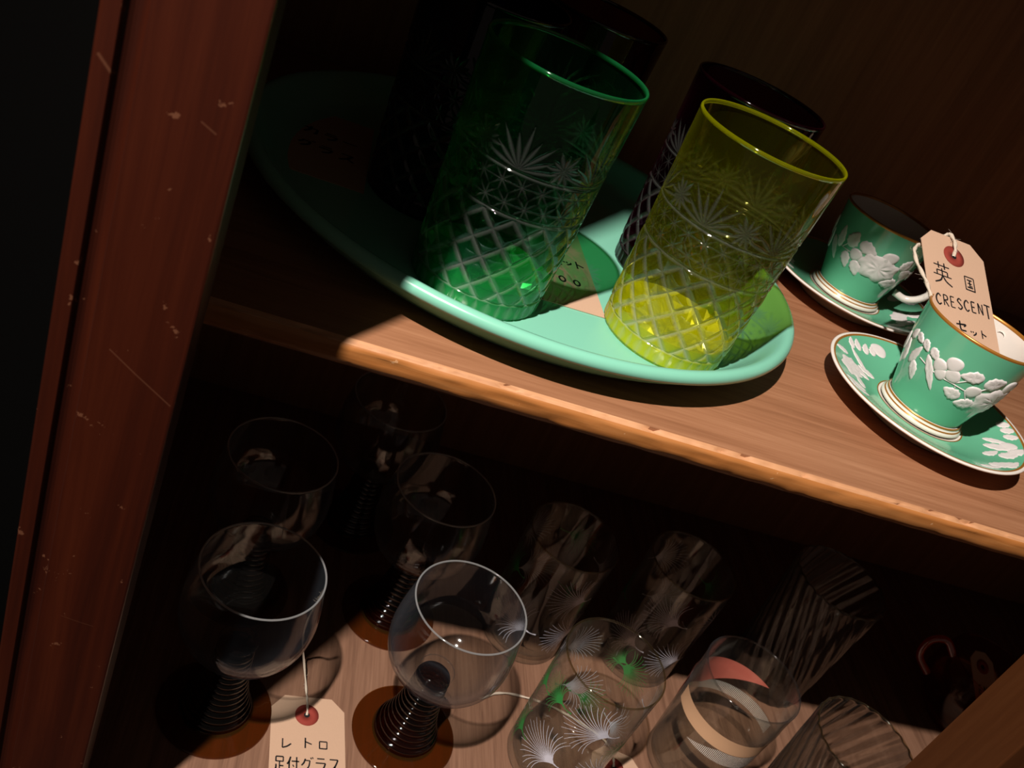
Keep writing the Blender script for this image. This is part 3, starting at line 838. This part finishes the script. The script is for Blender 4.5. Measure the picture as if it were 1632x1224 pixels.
# ================================================================== amber cup at the far right with its tag
ac = thing('amber_glass_cup', 'dark amber glass cup with a ruby handle in shade behind the right post', 'cup', (0.703, 0.163, ZL + 0.0001), 0)
M['amber_deep'] = glass('deep_amber_glass', (0.86, 0.60, 0.42), edge=0.3, edgecol=(0.16, 0.03, 0.01), f0=0.03, ftop=0.30)
pr = spline([(0.0, 0.004), (0.018, 0.002), (0.024, 0.0), (0.026, 0.004), (0.038, 0.014), (0.047, 0.030), (0.049, 0.046), (0.046, 0.062), (0.043, 0.072)], 50)
inn = spline([(0.0415, 0.072), (0.0445, 0.062), (0.0475, 0.046), (0.0455, 0.030), (0.036, 0.016), (0.020, 0.009), (0.0, 0.008)], 40)
obj('bowl', lathe('bowl', np.vstack([pr, [(0.0423, 0.0726)], inn]), 80), M['amber_deep'], ac)
obj('lip', lip_mesh(0.0423, 0.0722, 0.0009), M['amber_deep'], ac)
M['ruby'] = glass('ruby_glass', (0.75, 0.06, 0.02), edge=0.6, edgecol=(0.9, 0.08, 0.02), glow=0.5, glowcol=(0.95, 0.10, 0.02), f0=0.15)
hp = spline([(-0.041, 0.012, 0.068), (-0.050, 0.020, 0.076), (-0.060, 0.024, 0.068), (-0.060, 0.022, 0.050), (-0.047, 0.014, 0.038)], 40)
o = obj('handle', tube('handle', hp, 0.0034, 10), M['ruby'], ac); o['label'] = 'ruby red glass handle'
t4 = thing('price_tag', 'narrow manila tag resting inside the dark amber glass cup', 'tag', (0, 0, 0))
mt = Matrix((e1, e2, e1.cross(e2))).transposed().to_4x4(); mt.translation = Vector((0.7060, 0.1930, ZL + 0.0640))
t4.matrix_world = mt
obj('card', card_mesh(0.0130, 0.0560, 0.0080), M['paper'], t4)
eyelet(t4, 0.0, -0.0140, 0.0068)
tx = []
for k, ch in enumerate('ENT'): tx += place(G[ch], -0.0085 + k * 0.0060, -0.0400, 0.0046, 0.0080)
obj('handwriting', strokes('handwriting', tx, 0.0004, 0.00055), M['ink'], t4)
# ================================================================== cups and saucers
CP = np.array([(0.0236, 0.0125), (0.0243, 0.0155), (0.0266, 0.0240), (0.0301, 0.0360), (0.0329, 0.0500), (0.0343, 0.0620), (0.0355, 0.0715)])
SP = np.array([(0.0285, 0.0068), (0.0340, 0.0072), (0.0420, 0.0090), (0.0520, 0.0122), (0.0600, 0.0150), (0.0648, 0.0168)])
def cup_pt(a, z, off):
    return np.array(((np.interp(z, CP[:, 1], CP[:, 0]) + off) * math.cos(a), (np.interp(z, CP[:, 1], CP[:, 0]) + off) * math.sin(a), z))
def sau_pt(a, r, off):
    return np.array((r * math.cos(a), r * math.sin(a), np.interp(r, SP[:, 0], SP[:, 1]) + off))
def sprig_mesh(name, surf, scale_a, a0, b0, rot, L, W, kind, seed, dome):
    """a leaf or bloom laid on a curved surface; surf(u, v, off) with u along the circle, v across it (metres)"""
    rng = random.Random(seed)
    n = 22 if kind == 'leaf' else 30
    out = []
    for i in range(n):
        f = 2 * PI * i / n
        if kind == 'leaf':
            x = math.cos(f); y = math.sin(f) * (1 - 0.45 * max(0, x)) * (0.86 if i % 2 else 1.05)
            x = x * (1.12 if x > 0 else 0.9)
        elif kind == 'bloom':
            q = 1 + 0.11 * math.cos(7 * f + seed) + 0.05 * rng.uniform(-1, 1)
            x, y = q * math.cos(f), q * math.sin(f)
        else:
            q = 1 + 0.05 * math.cos(3 * f)
            x, y = q * math.cos(f), q * math.sin(f)
        out.append((x * L / 2, y * W / 2))
    cr, sr = math.cos(rot), math.sin(rot)
    V = [surf(a0, b0, 0, 0, dome * (0.75 if kind == 'leaf' else 1.1))]
    F = []
    for k, rr in enumerate((0.35, 0.66, 0.90, 1.0)):
        for i, (x, y) in enumerate(out):
            h = dome * (1.0, 0.9, 0.62, -0.15)[k]
            if kind == 'bloom' and k < 3: h *= 1.0 + 0.35 * math.cos(7 * 2 * PI * i / n + 2.4 * k + seed) + 0.15 * rng.uniform(-1, 1)
            if kind == 'leaf' and k in (0, 1): h *= 0.72 + 0.28 * (i % 2)
            u, v = x * rr * cr - y * rr * sr, x * rr * sr + y * rr * cr
            V.append(surf(a0, b0, u, v, h))
    tris = []
    for i in range(n):
        tris.append((0, 1 + i, 1 + (i + 1) % n))
    quads = []
    for k in range(3):
        for i in range(n):
            a = 1 + k * n + i; b = 1 + k * n + (i + 1) % n
            quads.append((a, a + n, b + n)); quads.append((a, b + n, b))
    me = mesh_np(name, V, np.array(tris + quads))
    smooth(me)
    return me
def cup_surf(a0, b0, u, v, h):
    r = np.interp(b0, CP[:, 1], CP[:, 0])
    return cup_pt(a0 + u / r, b0 + v, h + 0.0001)
def sau_surf(a0, b0, u, v, h):
    return sau_pt(a0 + u / b0, min(b0 + v, 0.0640), h + 0.0001)

def lathe_obj(name, prof, mat, parent, n=96, closed=False):
    return obj(name, lathe(name, prof, n, closed=closed), mat, parent)
_cup_cache = {}
def teacup(label, xy, sprigs, stems, hang):
    c = thing('teacup', label, 'teacup', (xy[0], xy[1], 0.0), 0, 'green teacups with white flowers')
    if not _cup_cache:
        _cup_cache['body'] = lathe('body', spline(CP.tolist(), 60), 96)
        inner = [(0.0341, 0.0708), (0.0330, 0.0620), (0.0316, 0.0500), (0.0288, 0.0360), (0.0254, 0.0245), (0.0215, 0.0172), (0.0120, 0.0150), (0.0, 0.0148)]
        _cup_cache['lining'] = lathe('lining', spline(inner, 60), 96)
        _cup_cache['gilt_rim'] = lathe('gilt_rim', [(0.03535, 0.0704), (0.0356, 0.0712), (0.0354, 0.0720), (0.0348, 0.0723), (0.0342, 0.0718), (0.0340, 0.0704)], 96)
        _cup_cache['foot'] = lathe('foot', [(0.0, 0.0100), (0.0236, 0.0100), (0.0240, 0.0072), (0.0262, 0.0072), (0.0272, 0.0080), (0.0270, 0.0092), (0.0258, 0.0104), (0.0250, 0.0116), (0.0250, 0.0126), (0.0242, 0.0132)], 96)
        _cup_cache['gilt_line'] = lathe('gilt_line', [(0.02625, 0.0099), (0.0261, 0.0104), (0.0256, 0.0107)], 96)
        _cup_cache['gilt_line2'] = lathe('gilt_line', [(0.0252, 0.0122), (0.0252, 0.0127), (0.0246, 0.0131)], 96)
        hp = spline([(0.0330, 0.0, 0.0640), (0.0420, 0.0, 0.0655), (0.0520, 0.0, 0.0590), (0.0545, 0.0, 0.0450), (0.0490, 0.0, 0.0310), (0.0400, 0.0, 0.0245), (0.0300, 0.0, 0.0250)], 48)
        _cup_cache['handle'] = tube('handle', hp, 0.0027, 10)
        _cup_cache['gl3'] = tube('gilt_line', hp + np.array((0.0022, 0.0, 0.0006)), 0.0009, 6)
    obj('body', _cup_cache['body'], M['gpot'], c)
    obj('lining', _cup_cache['lining'], M['wpot'], c)
    obj('gilt_rim', _cup_cache['gilt_rim'], M['gold'], c)
    f = obj('foot', _cup_cache['foot'], M['wpot'], c)
    obj('gilt_line', _cup_cache['gilt_line'], M['gold'], f); obj('gilt_line', _cup_cache['gilt_line2'], M['gold'], f)
    h = obj('handle', _cup_cache['handle'], M['wpot'], c, rz=math.radians(hang))
    obj('gilt_line', _cup_cache['gl3'], M['gold'], h)
    for k, (a, z, rot, L, W, kind) in enumerate(sprigs):
        me = sprig_mesh(kind, cup_surf, 0, math.radians(a), z, math.radians(rot), L * 1.10, W * 1.10, kind, k, 0.0011 if kind == 'bloom' else 0.0008)
        obj(kind, me, M['relief'], c)
    for pl in stems:
        p = spline([(math.radians(a), z) for a, z in pl], 24)
        obj('stem', tube('stem', [cup_pt(a, z, 0.0002) for a, z in p], 0.00035, 6), M['relief'], c)
    return c
_sau = {}
def saucer(label, xy, sprigs, rz=0):
    s = thing('saucer', label, 'saucer', (xy[0], xy[1], 0.0), rz, 'green saucers with white leaf sprigs')
    if not _sau:
        _sau['dish'] = lathe('dish', spline(SP.tolist(), 60), 96)
        _sau['well'] = lathe('well', [(0.0, 0.0062), (0.0262, 0.0062), (0.0275, 0.0066), (0.0285, 0.0068)], 96)
        _sau['well_line'] = lathe('well_line', [(0.0286, 0.0070), (0.0289, 0.0072), (0.0293, 0.0071)], 96)
        _sau['gilt_line'] = lathe('gilt_line', [(0.0642, 0.0166), (0.0646, 0.0170), (0.0654, 0.0172), (0.0657, 0.0171)], 96)
        _sau['underside'] = lathe('underside', [(0.0654, 0.0170), (0.0668, 0.0173), (0.0676, 0.0170), (0.0677, 0.0163), (0.0668, 0.0155), (0.0600, 0.0128), (0.0500, 0.0094), (0.0400, 0.0060), (0.0370, 0.0045), (0.0362, 0.0010), (0.0352, 0.0001), (0.0338, 0.0006), (0.0330, 0.0040), (0.0, 0.0040)], 96)
    obj('dish', _sau['dish'], M['gpot'], s); obj('well', _sau['well'], M['wpot'], s)
    obj('well_line', _sau['well_line'], M['gold'], s); obj('gilt_line', _sau['gilt_line'], M['gold'], s)
    u = obj('underside', _sau['underside'], M['wpot'], s); u['label'] = 'white underside'
    for k, (a, r, rot, L, W, kind) in enumerate(sprigs):
        me = sprig_mesh(kind, sau_surf, 0, math.radians(a), r, math.radians(rot), L * 1.15, W * 1.15, kind, k + 50, 0.00035)
        obj(kind, me, M['relief'], s)
    return s
CUP1, CUP2 = (0.3972, 0.1005), (0.4034, 0.2529)
L1 = [(170, .0518, 60, .0075, .0055, 'leaf'), (-178, .0532, -20, .0075, .0050, 'leaf'), (-166, .0528, -40, .0072, .0052, 'leaf'), (-153, .0520, -35, .0078, .0058, 'leaf'),
      (-148, .0412, -55, .0200, .0050, 'leaf'), (-174, .0425, 70, .0130, .0055, 'leaf'), (-167, .0350, -70, .0110, .0060, 'leaf'), (168, .0400, 95, .0140, .0060, 'leaf'), (155, .0430, 80, .0120, .0060, 'leaf'),
      (-142, .0482, 20, .0078, .0078, 'bud'), (-131, .0535, 40, .0090, .0085, 'bud'), (-126, .0470, -30, .0085, .0080, 'bud'), (-137, .0440, -60, .0070, .0065, 'bud'),
      (-109, .0525, 200, .0120, .0080, 'leaf'), (-115, .0372, 170, .0098, .0080, 'leaf'), (-99, .0440, 30, .0085, .0075, 'bud'), (-96, .0345, 200, .0105, .0078, 'leaf'), (-86, .0535, 25, .0125, .0088, 'leaf'),
      (-66, .0405, 0, .0260, .0190, 'bloom'), (-62, .0530, 20, .0100, .0090, 'bud'), (-36, .0500, 150, .0120, .0080, 'leaf'), (-33, .0400, 190, .0130, .0080, 'leaf'), (-42, .0330, 210, .0110, .0080, 'leaf'),
      (120, .0480, 20, .0180, .0070, 'leaf'), (95, .0430, 0, .0240, .0180, 'bloom'), (60, .0480, 160, .0150, .0080, 'leaf'), (40, .0400, 180, .0150, .0080, 'leaf')]
ST1 = [[(-165, .0440), (-140, .0425), (-120, .0430), (-90, .0420)], [(-122, .0430), (-110, .0500)], [(-118, .0425), (-114, .0385)], [(-108, .0430), (-97, .0360)], [(-100, .0425), (-87, .0510)]]
L2 = [(158, .0487, 80, .0150, .0060, 'leaf'), (-168, .0480, 95, .0150, .0070, 'leaf'), (-176, .0390, -60, .0160, .0060, 'leaf'), (165, .0400, 80, .0150, .0060, 'leaf'), (-150, .0517, 75, .0120, .0100, 'leaf'), (-129, .0520, -10, .0130, .0095, 'leaf'),
      (-149, .0367, -65, .0110, .0075, 'leaf'), (-138, .0437, 20, .0088, .0082, 'bud'), (-131, .0352, -60, .0110, .0080, 'leaf'), (-104, .0425, 0, .0280, .0190, 'bloom'), (-99, .0525, 30, .0110, .0090, 'bud'),
      (-73, .0515, 60, .0100, .0085, 'leaf'), (-76, .0345, 190, .0130, .0090, 'leaf'), (-62, .0440, 150, .0130, .0090, 'leaf'), (-40, .0430, 160, .0130, .0080, 'leaf'),
      (120, .0450, 20, .0180, .0070, 'leaf'), (95, .0430, 0, .0240, .0180, 'bloom'), (60, .0480, 160, .0150, .0080, 'leaf')]
ST2 = [[(-170, .0430), (-150, .0430), (-120, .0430)], [(-160, .0432), (-152, .0490)], [(-142, .0430), (-130, .0490)], [(-150, .0432), (-148, .0395)], [(-136, .0430), (-132, .0380)], [(-176, .0470), (-166, .0435)]]
teacup('green teacup with white relief flowers and a tag inside, in front', CUP1, L1, ST1, 32)
teacup('green teacup with white relief flowers half in shade behind the tagged one', CUP2, L2, ST2, -28)
S1 = [(128, .0595, 130, .0085, .0050, 'leaf'), (122.5, .0572, 120, .0085, .0055, 'leaf'), (116, .0540, 130, .0085, .0055, 'leaf'), (109, .0530, 120, .0080, .0055, 'leaf'), (102, .0545, 20, .0110, .0090, 'bud'), (146, .0595, 60, .0100, .0045, 'leaf'),
      (158, .0500, 10, .0190, .0150, 'bloom'), (150, .0430, 100, .0150, .0060, 'leaf'), (136, .0470, 110, .0180, .0042, 'leaf'), (140, .0390, 70, .0120, .0060, 'leaf'), (172, .0440, 170, .0110, .0060, 'leaf'), (-177, .0515, 100, .0150, .0055, 'leaf'), (-170, .0520, 95, .0150, .0045, 'leaf'), (-174, .0580, 20, .0090, .0040, 'leaf'),
      (1, .0600, 90, .0085, .0060, 'leaf'), (-5, .0600, 80, .0085, .0060, 'leaf'), (-12, .0595, 80, .0085, .0060, 'leaf'), (-29, .0500, 70, .0170, .0080, 'leaf'), (-45, .0470, 20, .0130, .0050, 'leaf'), (-38, .0560, 30, .0150, .0070, 'leaf'),
      (-60, .0575, 10, .0200, .0065, 'leaf'), (-53, .0610, 5, .0150, .0050, 'leaf'), (-30, .0600, 40, .0120, .0070, 'leaf'), (-20, .0480, 90, .0120, .0050, 'leaf'), (-74, .0590, 5, .0150, .0040, 'leaf'), (-24, .0560, 60, .0090, .0080, 'bud'),
      (60, .0540, 20, .0180, .0120, 'bloom'), (75, .0560, 60, .0140, .0060, 'leaf'), (48, .0500, 80, .0140, .0060, 'leaf')]
saucer('green saucer with white leaf sprigs and gilt edge under the tagged teacup', CUP1, S1)
S2 = [(-25, .0440, 10, .0190, .0100, 'bloom'), (-38, .0490, 30, .0170, .0070, 'leaf'), (-54, .0480, 10, .0170, .0055, 'leaf'), (-48, .0560, 10, .0150, .0050, 'leaf'), (-15, .0560, 60, .0140, .0080, 'leaf'), (6, .0600, 80, .0110, .0070, 'leaf'), (14, .0507, 70, .0150, .0080, 'leaf'),
      (180, .0540, 80, .0140, .0050, 'leaf'), (172, .0560, 70, .0140, .0060, 'leaf'), (160, .0520, 10, .0180, .0140, 'bloom'), (140, .0540, 100, .0140, .0060, 'leaf')]
saucer('green saucer with gilt edge under the teacup at the back', CUP2, S2)
